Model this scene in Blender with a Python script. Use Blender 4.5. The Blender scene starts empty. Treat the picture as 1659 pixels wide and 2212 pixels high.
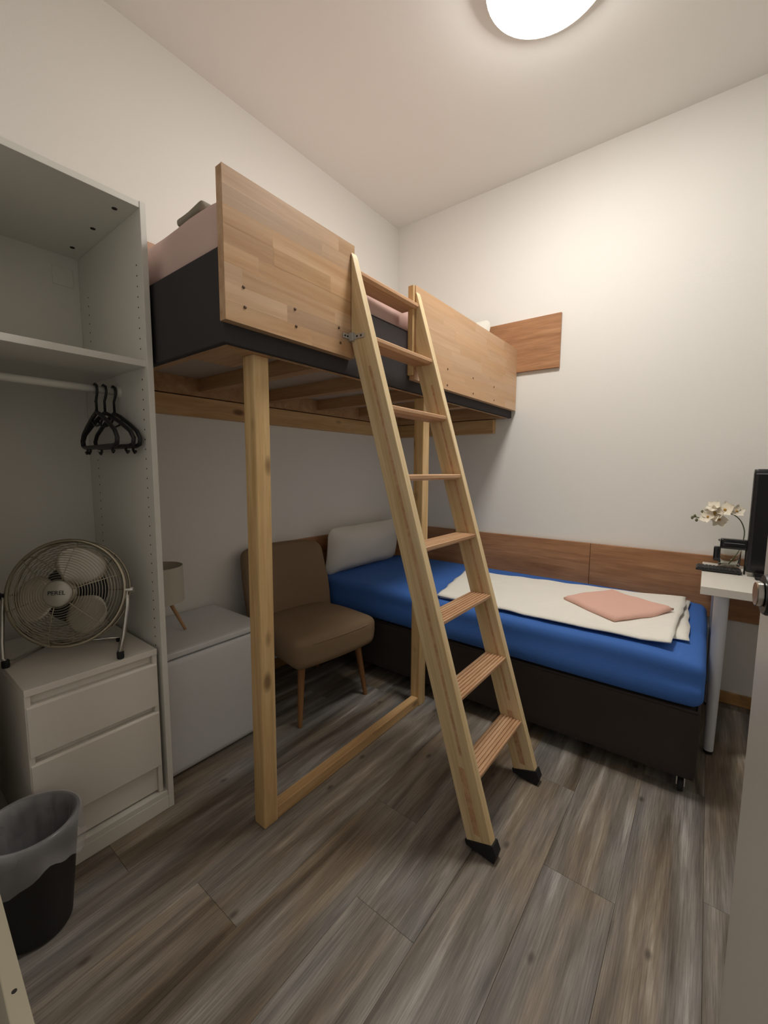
import bpy, bmesh, math, random
from mathutils import Vector, Matrix
random.seed(7)
R = math.radians
scene = bpy.context.scene
COL = scene.collection

# ------------------------------------------------------------------ camera
def make_camera():
    f, yaw, pitch, roll = 906.5, R(37.63), R(5.85), R(0.36)
    fw = Vector((-math.sin(yaw)*math.cos(pitch), math.cos(yaw)*math.cos(pitch), -math.sin(pitch)))
    rt = Vector((math.cos(yaw), math.sin(yaw), 0))
    up = rt.cross(fw)
    r2 = math.cos(roll)*rt + math.sin(roll)*up
    u2 = -math.sin(roll)*rt + math.cos(roll)*up
    m = Matrix(((r2.x, u2.x, -fw.x, 1.993), (r2.y, u2.y, -fw.y, -2.738), (r2.z, u2.z, -fw.z, 1.2), (0, 0, 0, 1)))
    cd = bpy.data.cameras.new('camera'); cd.sensor_fit = 'HORIZONTAL'; cd.sensor_width = 36
    cd.lens = 36*f/1659; cd.clip_start = 0.01
    co = bpy.data.objects.new('camera', cd); COL.objects.link(co); co.matrix_world = m
    scene.camera = co
make_camera()

# ------------------------------------------------------------------ world, lamp level, exposure
LAMP_STRENGTH = 58.0
LAMP_COLOR = (1.0, 0.96, 0.90)
w = bpy.data.worlds.new('world'); scene.world = w; w.use_nodes = True
w.node_tree.nodes['Background'].inputs[0].default_value = (0.95, 0.9, 0.85, 1)
w.node_tree.nodes['Background'].inputs[1].default_value = 0.5
vs = scene.view_settings
vs.view_transform = 'Standard'; vs.look = 'None'; vs.gamma = 1.0; vs.use_curve_mapping = False
vs.exposure = 0.0

# ------------------------------------------------------------------ materials
def lin(c):
    def g(v):
        v /= 255.0
        return v/12.92 if v <= 0.04045 else ((v+0.055)/1.055)**2.4
    return (g(c[0]), g(c[1]), g(c[2]), 1)

def base_mat(name, rough=0.5, metal=0.0, spec=0.5):
    m = bpy.data.materials.new(name); m.use_nodes = True
    b = m.node_tree.nodes['Principled BSDF']
    b.inputs['Roughness'].default_value = rough
    b.inputs['Metallic'].default_value = metal
    b.inputs['Specular IOR Level'].default_value = spec
    return m, m.node_tree, b

def plain(name, col, rough=0.5, metal=0.0, spec=0.5, var=0.04, scale=6.0, bump=0.0, bscale=200.0):
    """nearly even colour with a faint cloudy variation and optional fine relief"""
    m, nt, b = base_mat(name, rough, metal, spec)
    tc = nt.nodes.new('ShaderNodeTexCoord')
    n = nt.nodes.new('ShaderNodeTexNoise'); n.inputs['Scale'].default_value = scale; n.inputs['Detail'].default_value = 4
    nt.links.new(tc.outputs['Object'], n.inputs['Vector'])
    mr = nt.nodes.new('ShaderNodeMapRange'); mr.inputs['To Min'].default_value = 1-var; mr.inputs['To Max'].default_value = 1+var
    nt.links.new(n.outputs['Fac'], mr.inputs['Value'])
    hs = nt.nodes.new('ShaderNodeHueSaturation'); hs.inputs['Color'].default_value = lin(col)
    nt.links.new(mr.outputs['Result'], hs.inputs['Value'])
    nt.links.new(hs.outputs['Color'], b.inputs['Base Color'])
    if bump > 0:
        n2 = nt.nodes.new('ShaderNodeTexNoise'); n2.inputs['Scale'].default_value = bscale; n2.inputs['Detail'].default_value = 3
        nt.links.new(tc.outputs['Object'], n2.inputs['Vector'])
        bp = nt.nodes.new('ShaderNodeBump'); bp.inputs['Strength'].default_value = bump; bp.inputs['Distance'].default_value = 0.004
        nt.links.new(n2.outputs['Fac'], bp.inputs['Height']); nt.links.new(bp.outputs['Normal'], b.inputs['Normal'])
    return m

def wood(name, dark, mid, light, axis='Y', stretch=14.0, scale=3.0, rough=0.5, tint=0.12, knots=0.0, knot_col=(92, 58, 32),
         knot_scale=5.0, grain=0.25, sat=0.0, spec=0.35, tilt=0.0):
    m, nt, b = base_mat(name, rough, 0, spec)
    N, L = nt.nodes, nt.links
    tc = N.new('ShaderNodeTexCoord'); oi = N.new('ShaderNodeObjectInfo')
    mul = N.new('ShaderNodeVectorMath'); mul.operation = 'SCALE'; mul.inputs[0].default_value = (7.3, 11.7, 5.9)
    L.new(oi.outputs['Random'], mul.inputs['Scale'])
    add = N.new('ShaderNodeVectorMath'); add.operation = 'ADD'
    L.new(tc.outputs['Object'], add.inputs[0]); L.new(mul.outputs[0], add.inputs[1])
    s = [stretch]*3; s['XYZ'.index(axis)] = 1.0
    mp = N.new('ShaderNodeMapping'); mp.inputs['Scale'].default_value = s
    rt_ = N.new('ShaderNodeMapping'); rt_.inputs['Rotation'].default_value = (0, tilt, 0)
    L.new(add.outputs[0], rt_.inputs['Vector']); L.new(rt_.outputs[0], mp.inputs['Vector'])
    n1 = N.new('ShaderNodeTexNoise'); n1.inputs['Scale'].default_value = scale; n1.inputs['Detail'].default_value = 6
    n1.inputs['Roughness'].default_value = 0.6; n1.inputs['Distortion'].default_value = 0.6
    L.new(mp.outputs[0], n1.inputs['Vector'])
    cr = N.new('ShaderNodeValToRGB'); e = cr.color_ramp.elements
    e[0].position = 0.28; e[0].color = lin(dark); e[1].position = 0.72; e[1].color = lin(light)
    k = cr.color_ramp.elements.new(0.5); k.color = lin(mid)
    L.new(n1.outputs['Fac'], cr.inputs['Fac'])
    n2 = N.new('ShaderNodeTexNoise'); n2.inputs['Scale'].default_value = scale*6; n2.inputs['Detail'].default_value = 3
    L.new(mp.outputs[0], n2.inputs['Vector'])
    mr = N.new('ShaderNodeMapRange'); mr.inputs['From Min'].default_value = 0.3; mr.inputs['From Max'].default_value = 0.7
    mr.inputs['To Min'].default_value = 1-grain; mr.inputs['To Max'].default_value = 1+grain*0.6
    L.new(n2.outputs['Fac'], mr.inputs['Value'])
    tr = N.new('ShaderNodeMapRange'); tr.inputs['To Min'].default_value = 1-tint; tr.inputs['To Max'].default_value = 1+tint
    L.new(oi.outputs['Random'], tr.inputs['Value'])
    mm = N.new('ShaderNodeMath'); mm.operation = 'MULTIPLY'
    L.new(mr.outputs[0], mm.inputs[0]); L.new(tr.outputs[0], mm.inputs[1])
    hs = N.new('ShaderNodeHueSaturation'); L.new(cr.outputs['Color'], hs.inputs['Color']); L.new(mm.outputs[0], hs.inputs['Value'])
    if sat:
        sr = N.new('ShaderNodeMapRange'); sr.inputs['To Min'].default_value = 1-sat; sr.inputs['To Max'].default_value = 1+sat
        fr = N.new('ShaderNodeMath'); fr.operation = 'FRACT'; m9 = N.new('ShaderNodeMath'); m9.operation = 'MULTIPLY'; m9.inputs[1].default_value = 37.7
        L.new(oi.outputs['Random'], m9.inputs[0]); L.new(m9.outputs[0], fr.inputs[0]); L.new(fr.outputs[0], sr.inputs['Value'])
        L.new(sr.outputs[0], hs.inputs['Saturation'])
    out = hs.outputs['Color']
    if knots > 0:
        ks = [2.2]*3; ks['XYZ'.index(axis)] = 1.0
        mk = N.new('ShaderNodeMapping'); mk.inputs['Scale'].default_value = ks; L.new(add.outputs[0], mk.inputs['Vector'])
        v = N.new('ShaderNodeTexVoronoi'); v.inputs['Scale'].default_value = knot_scale; L.new(mk.outputs[0], v.inputs['Vector'])
        kr = N.new('ShaderNodeMapRange'); kr.inputs['From Min'].default_value = 0.09*knots; kr.inputs['From Max'].default_value = 0.20*knots
        kr.inputs['To Min'].default_value = 0.75; kr.inputs['To Max'].default_value = 0.0
        L.new(v.outputs['Distance'], kr.inputs['Value'])
        mx = N.new('ShaderNodeMix'); mx.data_type = 'RGBA'
        L.new(kr.outputs[0], mx.inputs['Factor']); L.new(out, mx.inputs['A']); mx.inputs['B'].default_value = lin(knot_col)
        out = mx.outputs['Result']
    L.new(out, b.inputs['Base Color'])
    bp = N.new('ShaderNodeBump'); bp.inputs['Strength'].default_value = 0.12; bp.inputs['Distance'].default_value = 0.002
    L.new(n2.outputs['Fac'], bp.inputs['Height']); L.new(bp.outputs['Normal'], b.inputs['Normal'])
    return m

def floor_material():
    m, nt, b = base_mat('weathered_plank', 0.42, 0, 0.4)
    N, L = nt.nodes, nt.links
    tc = N.new('ShaderNodeTexCoord'); oi = N.new('ShaderNodeObjectInfo')
    mul = N.new('ShaderNodeVectorMath'); mul.operation = 'SCALE'; mul.inputs[0].default_value = (13.3, 31.7, 0)
    L.new(oi.outputs['Random'], mul.inputs['Scale'])
    add = N.new('ShaderNodeVectorMath'); add.operation = 'ADD'
    L.new(tc.outputs['Object'], add.inputs[0]); L.new(mul.outputs[0], add.inputs[1])
    # broad tone bands along the plank
    m1 = N.new('ShaderNodeMapping'); m1.inputs['Scale'].default_value = (9, 0.75, 1); L.new(add.outputs[0], m1.inputs['Vector'])
    n1 = N.new('ShaderNodeTexNoise'); n1.inputs['Scale'].default_value = 1.6; n1.inputs['Detail'].default_value = 5; n1.inputs['Distortion'].default_value = 0.5
    L.new(m1.outputs[0], n1.inputs['Vector'])
    cr = N.new('ShaderNodeValToRGB'); e = cr.color_ramp.elements
    e[0].position = 0.30; e[0].color = lin((86, 75, 62)); e[1].position = 0.70; e[1].color = lin((184, 174, 160))
    for p, c in ((0.40, (116, 103, 88)), (0.50, (136, 125, 111)), (0.60, (146, 133, 117))):
        k = e.new(p); k.color = lin(c)
    L.new(n1.outputs['Fac'], cr.inputs['Fac'])
    # fine fibres
    m2 = N.new('ShaderNodeMapping'); m2.inputs['Scale'].default_value = (105, 2.6, 1); L.new(add.outputs[0], m2.inputs['Vector'])
    n2 = N.new('ShaderNodeTexNoise'); n2.inputs['Scale'].default_value = 2.6; n2.inputs['Detail'].default_value = 5; n2.inputs['Roughness'].default_value = 0.7
    n2.inputs['Distortion'].default_value = 0.2
    L.new(m2.outputs[0], n2.inputs['Vector'])
    fr = N.new('ShaderNodeMapRange'); fr.inputs['From Min'].default_value = 0.32; fr.inputs['From Max'].default_value = 0.68
    fr.inputs['To Min'].default_value = 0.62; fr.inputs['To Max'].default_value = 1.30
    L.new(n2.outputs['Fac'], fr.inputs['Value'])
    # cathedral grain
    m3 = N.new('ShaderNodeMapping'); m3.inputs['Scale'].default_value = (1.0, 0.16, 1); L.new(add.outputs[0], m3.inputs['Vector'])
    wv = N.new('ShaderNodeTexWave'); wv.wave_type = 'BANDS'; wv.bands_direction = 'X'; wv.inputs['Scale'].default_value = 5.0; wv.inputs['Distortion'].default_value = 16.0
    wv.inputs['Detail'].default_value = 4; wv.inputs['Detail Scale'].default_value = 0.9; wv.inputs['Detail Roughness'].default_value = 0.6
    L.new(m3.outputs[0], wv.inputs['Vector'])
    wr = N.new('ShaderNodeMapRange'); wr.inputs['To Min'].default_value = 0.82; wr.inputs['To Max'].default_value = 1.08
    L.new(wv.outputs['Fac'], wr.inputs['Value'])
    mA = N.new('ShaderNodeMath'); mA.operation = 'MULTIPLY'; L.new(fr.outputs[0], mA.inputs[0]); L.new(wr.outputs[0], mA.inputs[1])
    tr = N.new('ShaderNodeMapRange'); tr.inputs['To Min'].default_value = 0.93; tr.inputs['To Max'].default_value = 1.07
    L.new(oi.outputs['Random'], tr.inputs['Value'])
    mB = N.new('ShaderNodeMath'); mB.operation = 'MULTIPLY'; L.new(mA.outputs[0], mB.inputs[0]); L.new(tr.outputs[0], mB.inputs[1])
    hs = N.new('ShaderNodeHueSaturation'); L.new(cr.outputs['Color'], hs.inputs['Color']); L.new(mB.outputs[0], hs.inputs['Value'])
    # grey / brown patches
    m4 = N.new('ShaderNodeMapping'); m4.inputs['Scale'].default_value = (5, 1.1, 1); L.new(add.outputs[0], m4.inputs['Vector'])
    n4 = N.new('ShaderNodeTexNoise'); n4.inputs['Scale'].default_value = 1.1; n4.inputs['Detail'].default_value = 2
    L.new(m4.outputs[0], n4.inputs['Vector'])
    sr = N.new('ShaderNodeMapRange'); sr.inputs['From Min'].default_value = 0.35; sr.inputs['From Max'].default_value = 0.65
    sr.inputs['To Min'].default_value = 0.35; sr.inputs['To Max'].default_value = 1.2
    L.new(n4.outputs['Fac'], sr.inputs['Value']); L.new(sr.outputs[0], hs.inputs['Saturation'])
    # knots
    mk = N.new('ShaderNodeMapping'); mk.inputs['Scale'].default_value = (3.2, 1.7, 0.0); L.new(add.outputs[0], mk.inputs['Vector'])
    v = N.new('ShaderNodeTexVoronoi'); v.voronoi_dimensions = '2D'; v.inputs['Scale'].default_value = 1.25; L.new(mk.outputs[0], v.inputs['Vector'])
    kr = N.new('ShaderNodeMapRange'); kr.inputs['From Min'].default_value = 0.012; kr.inputs['From Max'].default_value = 0.045
    kr.inputs['To Min'].default_value = 0.7; kr.inputs['To Max'].default_value = 0.0
    L.new(v.outputs['Distance'], kr.inputs['Value'])
    mx = N.new('ShaderNodeMix'); mx.data_type = 'RGBA'; mx.inputs['B'].default_value = lin((62, 54, 46))
    L.new(kr.outputs[0], mx.inputs['Factor']); L.new(hs.outputs['Color'], mx.inputs['A'])
    L.new(mx.outputs['Result'], b.inputs['Base Color'])
    bp = N.new('ShaderNodeBump'); bp.inputs['Strength'].default_value = 0.25; bp.inputs['Distance'].default_value = 0.002
    L.new(n2.outputs['Fac'], bp.inputs['Height']); L.new(bp.outputs['Normal'], b.inputs['Normal'])
    return m

def weave(name, col, scale=260.0, rough=0.9, bump=0.35, var=0.10, spec=0.2, streak=None):
    m, nt, b = base_mat(name, rough, 0, spec)
    N, L = nt.nodes, nt.links
    tc = N.new('ShaderNodeTexCoord')
    n = N.new('ShaderNodeTexNoise'); n.inputs['Scale'].default_value = scale; n.inputs['Detail'].default_value = 2
    mp = N.new('ShaderNodeMapping'); mp.inputs['Scale'].default_value = streak or (1, 1, 1)
    L.new(tc.outputs['Object'], mp.inputs['Vector']); L.new(mp.outputs[0], n.inputs['Vector'])
    big = N.new('ShaderNodeTexNoise'); big.inputs['Scale'].default_value = 5; L.new(tc.outputs['Object'], big.inputs['Vector'])
    ad = N.new('ShaderNodeMath'); ad.operation = 'ADD'; L.new(n.outputs['Fac'], ad.inputs[0]); L.new(big.outputs['Fac'], ad.inputs[1])
    mr = N.new('ShaderNodeMapRange'); mr.inputs['From Max'].default_value = 2.0; mr.inputs['To Min'].default_value = 1-var*2; mr.inputs['To Max'].default_value = 1+var*2
    L.new(ad.outputs[0], mr.inputs['Value'])
    hs = N.new('ShaderNodeHueSaturation'); hs.inputs['Color'].default_value = lin(col); L.new(mr.outputs[0], hs.inputs['Value'])
    L.new(hs.outputs['Color'], b.inputs['Base Color'])
    bp = N.new('ShaderNodeBump'); bp.inputs['Strength'].default_value = bump; bp.inputs['Distance'].default_value = 0.003
    L.new(n.outputs['Fac'], bp.inputs['Height']); L.new(bp.outputs['Normal'], b.inputs['Normal'])
    return m

def clear_film(name, col, rough=0.25, alpha=0.36):
    m, nt, b = base_mat(name, rough, 0, 0.6)
    tc = nt.nodes.new('ShaderNodeTexCoord')
    n = nt.nodes.new('ShaderNodeTexNoise'); n.inputs['Scale'].default_value = 9; n.inputs['Detail'].default_value = 2
    nt.links.new(tc.outputs['Object'], n.inputs['Vector'])
    mr = nt.nodes.new('ShaderNodeMapRange'); mr.inputs['From Min'].default_value = 0.35; mr.inputs['From Max'].default_value = 0.7
    mr.inputs['To Min'].default_value = alpha-0.10; mr.inputs['To Max'].default_value = alpha+0.12
    nt.links.new(n.outputs['Fac'], mr.inputs['Value']); nt.links.new(mr.outputs[0], b.inputs['Alpha'])
    b.inputs['Base Color'].default_value = lin(col)
    return m

def glass(name):
    m, nt, b = base_mat(name, 0.02, 0, 0.5)
    b.inputs['Base Color'].default_value = (0.95, 0.97, 0.95, 1); b.inputs['Transmission Weight'].default_value = 1.0
    b.inputs['IOR'].default_value = 1.2
    return m

def emitter(name, col, strength):
    m = bpy.data.materials.new(name); m.use_nodes = True; nt = m.node_tree
    nt.nodes.remove(nt.nodes['Principled BSDF'])
    e = nt.nodes.new('ShaderNodeEmission'); e.inputs[0].default_value = (*col, 1); e.inputs[1].default_value = strength
    nt.links.new(e.outputs[0], nt.nodes['Material Output'].inputs['Surface'])
    return m

M = dict(
    wall=plain('wall_paint', (238, 236, 231), 0.9, spec=0.2, var=0.012, scale=2.5, bump=0.08, bscale=90),
    ceiling=plain('ceiling_paint', (240, 240, 236), 0.92, spec=0.2, var=0.01, scale=2.0),
    plank=floor_material(),
    subfloor=plain('subfloor', (48, 42, 36), 0.9),
    white=plain('white_laminate', (230, 228, 220), 0.42, var=0.015, scale=3),
    drawer_white=plain('white_foil', (232, 226, 216), 0.4, var=0.015, scale=3),
    fridge_white=plain('white_enamel', (226, 228, 230), 0.35, var=0.01, scale=3),
    desk_white=plain('desk_laminate', (228, 224, 214), 0.4, var=0.01, scale=3),
    desk_edge=plain('desk_leg_enamel', (206, 208, 214), 0.4, var=0.01, scale=3),
    door_white=plain('door_lacquer', (205, 200, 192), 0.4, var=0.015, scale=2),
    hole=plain('dark_hole', (38, 32, 30), 0.7),
    pine=wood('pine', (196, 156, 104), (218, 184, 132), (230, 202, 154), 'Z', 16, 1.4, 0.5, 0.06, knots=1.0, knot_scale=4.6, grain=0.10),
    pine_y=wood('pine_beam_y', (188, 146, 98), (210, 172, 122), (222, 190, 142), 'Y', 16, 1.4, 0.55, 0.06, knots=1.0, knot_scale=4.6, grain=0.10),
    pine_x=wood('pine_beam_x', (188, 146, 98), (208, 170, 120), (220, 188, 140), 'X', 16, 1.4, 0.55, 0.08, knots=1.0, knot_scale=4.6, grain=0.10),
    rail=wood('ladder_pine', (206, 176, 128), (226, 202, 158), (236, 216, 178), 'Z', 40, 0.9, 0.45, 0.05, grain=0.10, tilt=R(16.9)),
    tread=wood('ladder_beech', (184, 140, 104), (206, 164, 126), (218, 182, 146), 'Y', 16, 2.0, 0.5, 0.06, grain=0.10),
    stave=wood('beech_stave', (184, 142, 104), (204, 166, 128), (216, 182, 146), 'Y', 22, 0.8, 0.45, 0.13, grain=0.06, sat=0.10),
    stave_even=wood('beech_stave_even', (198, 158, 122), (208, 170, 134), (214, 180, 146), 'Y', 22, 0.8, 0.45, 0.04, grain=0.05, sat=0.06),
    under=wood('underside_wood', (164, 124, 88), (184, 146, 106), (196, 160, 120), 'X', 14, 1.5, 0.65, 0.06, grain=0.10),
    panel=wood('cherry_panel', (146, 102, 70), (172, 126, 90), (188, 144, 106), 'X', 13, 1.5, 0.42, 0.05, grain=0.14),
    panel_y=wood('cherry_panel_y', (146, 102, 70), (172, 126, 90), (188, 144, 106), 'Y', 13, 1.5, 0.42, 0.05, grain=0.14),
    skirting=wood('skirting_wood', (150, 112, 66), (176, 134, 84), (190, 150, 98), 'X', 12, 1.8, 0.5, 0.04, grain=0.1),
    black_fabric=weave('black_upholstery', (66, 63, 64), 300, 0.92, 0.2, 0.05),
    base_fabric=weave('dark_brown_upholstery', (64, 57, 54), 300, 0.8, 0.2, 0.05),
    hollow=plain('box_lining', (186, 172, 158), 0.95),
    pink_sheet=weave('pink_sheet', (222, 194, 186), 220, 0.95, 0.15, 0.03),
    blue_sheet=weave('blue_sheet', (66, 112, 190), 320, 0.85, 0.25, 0.05, spec=0.3),
    pillow=weave('pillow_cotton', (226, 223, 214), 120, 0.95, 0.25, 0.03),
    cover=weave('cream_cover', (242, 239, 230), 60, 0.98, 0.7, 0.03, streak=(0.6, 2.2, 1)),
    blanket=weave('grey_blanket', (150, 144, 130), 140, 0.98, 0.5, 0.05),
    towel=weave('pink_towel', (240, 194, 178), 420, 0.98, 0.8, 0.04),
    chair=weave('taupe_fabric', (140, 118, 94), 420, 0.95, 0.35, 0.06),
    chair_leg=wood('chair_leg_wood', (124, 84, 52), (144, 102, 66), (158, 116, 78), 'Z', 12, 2.0, 0.4, 0.05, grain=0.08),
    lamp_shade=weave('lamp_shade_linen', (206, 200, 186), 300, 0.95, 0.1, 0.02),
    lamp_leg=wood('lamp_leg_wood', (176, 132, 92), (196, 152, 110), (206, 164, 124), 'Z', 12, 2.0, 0.5, 0.04, grain=0.06),
    black=plain('black_plastic', (26, 26, 29), 0.42, var=0.05),
    black_gloss=plain('black_gloss', (18, 19, 23), 0.16, var=0.04),
    rubber=plain('black_rubber', (24, 24, 25), 0.75, var=0.05),
    bin=plain('bin_plastic', (26, 25, 24), 0.5, var=0.05),
    film=clear_film('bin_film', (196, 194, 196)),
    glass=glass('clear_glass'),
    chrome=plain('chrome', (200, 198, 192), 0.22, 1.0, var=0.02),
    wire=plain('chromed_wire', (176, 168, 150), 0.32, 1.0, var=0.02),
    blade=plain('fan_blade', (196, 190, 176), 0.35, 0.6, var=0.02),
    blade_dark=plain('fan_motor_dark', (30, 31, 38), 0.5, var=0.04),
    badge=plain('fan_badge', (176, 172, 160), 0.35, 0.5, var=0.02),
    steel=plain('zinc_steel', (196, 194, 190), 0.4, 0.45, var=0.04),
    screw=plain('screw_head', (92, 66, 44), 0.5, 0.3),
    petal=plain('orchid_petal', (244, 236, 218), 0.7, var=0.05, scale=40),
    petal_centre=plain('orchid_centre', (196, 152, 70), 0.6, var=0.08, scale=60),
    stem=plain('orchid_stem', (92, 100, 62), 0.6, var=0.08),
    bud=plain('orchid_bud', (104, 106, 74), 0.6, var=0.08),
    lamp_glow=emitter('ceiling_lamp_glow', LAMP_COLOR, LAMP_STRENGTH),
    lamp_trim=plain('lamp_trim', (214, 212, 206), 0.4),
    old_board=plain('aged_board', (176, 168, 146), 0.5, var=0.03),  # even greyish cream, darker than the white laminate
    sticker=plain('white_sticker', (225, 222, 214), 0.6),
    key=plain('key_black', (34, 34, 37), 0.55, var=0.05),
    led=plain('grey_strip', (120, 126, 134), 0.3, var=0.03),  # plain grey, emits nothing: monitor trim and the painted highlight on its arm
)

# ------------------------------------------------------------------ mesh helpers
class MB:
    def __init__(s): s.v = []; s.f = []
    def add(s, vs, fs):
        o = len(s.v); s.v += [tuple(p) for p in vs]; s.f += [tuple(i+o for i in q) for q in fs]; return s
    def box(s, x0, x1, y0, y1, z0, z1):
        return s.add([(x0, y0, z0), (x1, y0, z0), (x1, y1, z0), (x0, y1, z0), (x0, y0, z1), (x1, y0, z1), (x1, y1, z1), (x0, y1, z1)],
                     [(3, 2, 1, 0), (4, 5, 6, 7), (0, 1, 5, 4), (1, 2, 6, 5), (2, 3, 7, 6), (3, 0, 4, 7)])
    def prism_y(s, poly, y0, y1):            # poly of (x, z), extruded along y
        n = len(poly); vs = [(x, y0, z) for x, z in poly]+[(x, y1, z) for x, z in poly]
        fs = [tuple(range(n)), tuple(range(2*n-1, n-1, -1))]
        fs += [(i, i+n, (i+1) % n+n, (i+1) % n) for i in range(n)]
        return s.add(vs, fs)
    def prism_z(s, poly, z0, z1):
        n = len(poly); vs = [(x, y, z0) for x, y in poly]+[(x, y, z1) for x, y in poly]
        fs = [tuple(range(n-1, -1, -1)), tuple(range(n, 2*n))]
        fs += [(i, (i+1) % n, (i+1) % n+n, i+n) for i in range(n)]
        return s.add(vs, fs)
    def tube(s, pts, r, n=8, closed=False, cap=True):
        pts = [Vector(p) for p in pts]; k = len(pts); rr = r if isinstance(r, (list, tuple)) else [r]*k
        vs = []; fs = []; ref = None
        for i, p in enumerate(pts):
            a = pts[i-1] if (i or closed) else p; b = pts[(i+1) % k] if (i < k-1 or closed) else p
            t = (b-a).normalized()
            if ref is None:
                ref = Vector((0, 0, 1)) if abs(t.z) < 0.9 else Vector((1, 0, 0))
            u = (ref-t*ref.dot(t))
            u = u.normalized() if u.length > 1e-6 else t.orthogonal().normalized()
            ref = u; w_ = t.cross(u)
            for j in range(n):
                q = 2*math.pi*j/n; vs.append(p+rr[i]*(math.cos(q)*u+math.sin(q)*w_))
        m = k if closed else k-1
        for i in range(m):
            a = i*n; b = ((i+1) % k)*n
            fs += [(a+j, a+(j+1) % n, b+(j+1) % n, b+j) for j in range(n)]
        if cap and not closed:
            fs += [tuple(range(n-1, -1, -1)), tuple(range((k-1)*n, k*n))]
        return s.add(vs, fs)
    def lathe(s, prof, c=(0, 0, 0), n=32, sx=1.0, sy=1.0):      # prof of (r, z) bottom to top
        vs = []; fs = []; k = len(prof)
        for r, z in prof:
            for j in range(n):
                q = 2*math.pi*j/n; vs.append((c[0]+r*sx*math.cos(q), c[1]+r*sy*math.sin(q), c[2]+z))
        for i in range(k-1):
            fs += [(i*n+j, i*n+(j+1) % n, (i+1)*n+(j+1) % n, (i+1)*n+j) for j in range(n)]
        if prof[0][0] > 1e-6: fs.append(tuple(range(n-1, -1, -1)))
        if prof[-1][0] > 1e-6: fs.append(tuple(range((k-1)*n, k*n)))
        return s.add(vs, fs)
    def rbox(s, c, size, r, n=6, fn=None):
        """rounded box; fn(p) moves a local point (relative to the centre)"""
        h = [d/2 for d in size]; r = min(r, *h)
        bm = bmesh.new(); bmesh.ops.create_cube(bm, size=2.0)
        bmesh.ops.subdivide_edges(bm, edges=bm.edges[:], cuts=n*2-1, use_grid_fill=True)
        idx = {}; vs = []; fs = []
        for i, v in enumerate(bm.verts):
            p = []
            for a in range(3):
                t = v.co[a]
                # concentrate samples near the edges
                t = math.copysign(1-(1-abs(t))**1.7, t)
                p.append(t*h[a])
            q = Vector(max(-h[a]+r, min(h[a]-r, p[a])) for a in range(3))
            d = Vector(p)-q
            if d.length > 1e-9: d = d.normalized()*r
            p = q+d
            if fn: p = Vector(fn(p))
            vs.append(p+Vector(c)); idx[v] = i
        bm.verts.index_update()
        for f in bm.faces: fs.append(tuple(v.index for v in f.verts))
        bm.free()
        return s.add(vs, fs)
    def xform(s, m):
        s.v = [tuple(m @ Vector(p)) for p in s.v]; return s
    def mesh(s, name, smooth=False):
        me = bpy.data.meshes.new(name); me.from_pydata(s.v, [], s.f); me.update()
        bm = bmesh.new(); bm.from_mesh(me); bmesh.ops.remove_doubles(bm, verts=bm.verts, dist=1e-6)
        bmesh.ops.recalc_face_normals(bm, faces=bm.faces); bm.to_mesh(me); bm.free()
        if smooth: me.polygons.foreach_set('use_smooth', [True]*len(me.polygons))
        return me
    def build(s, name, mat, parent=None, bevel=0.0, smooth=False, angle=None, local=False, kind=None):
        """points are world coordinates unless local (then relative to the parent's origin)"""
        if parent is not None and not local:
            o = origin_of(parent); s.v = [(p[0]-o.x, p[1]-o.y, p[2]-o.z) for p in s.v]
        me = s.mesh(name, smooth); me.materials.append(mat)
        ob = bpy.data.objects.new(name, me); COL.objects.link(ob)
        if parent is not None: ob.parent = parent
        if bevel > 0:
            b = ob.modifiers.new('bevel', 'BEVEL'); b.width = bevel; b.segments = 2; b.limit_method = 'ANGLE'; b.angle_limit = R(40)
        if angle is not None:
            me.polygons.foreach_set('use_smooth', [True]*len(me.polygons))
            me.set_sharp_from_angle(angle=R(angle))
        if kind: ob['kind'] = kind
        return ob

def origin_of(o):
    p = Vector(o.location); q = o.parent
    while q is not None: p = p+Vector(q.location); q = q.parent
    return p
def tag(o, label, cat, group=None):
    o['label'] = label; o['category'] = cat
    if group: o['group'] = group
    return o
def thing(name, label, cat, loc, rotz=0.0, group=None):
    o = bpy.data.objects.new(name, None); o.empty_display_size = 0.1; COL.objects.link(o)
    o.location = loc; o.rotation_euler = (0, 0, rotz)
    return tag(o, label, cat, group)
def struct(o): o['kind'] = 'structure'; return o
def dup(root, loc, rot, label=None):
    r = root.copy(); COL.objects.link(r); r.location = loc; r.rotation_euler = rot
    if label: r['label'] = label
    for ch in root.children:
        c = ch.copy(); COL.objects.link(c); c.parent = r
        for g in ch.children:
            d = g.copy(); COL.objects.link(d); d.parent = c
    return r
def piece(me, name, parent, loc):
    o = bpy.data.objects.new(name, me); COL.objects.link(o); o.parent = parent; o.location = loc; return o

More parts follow.
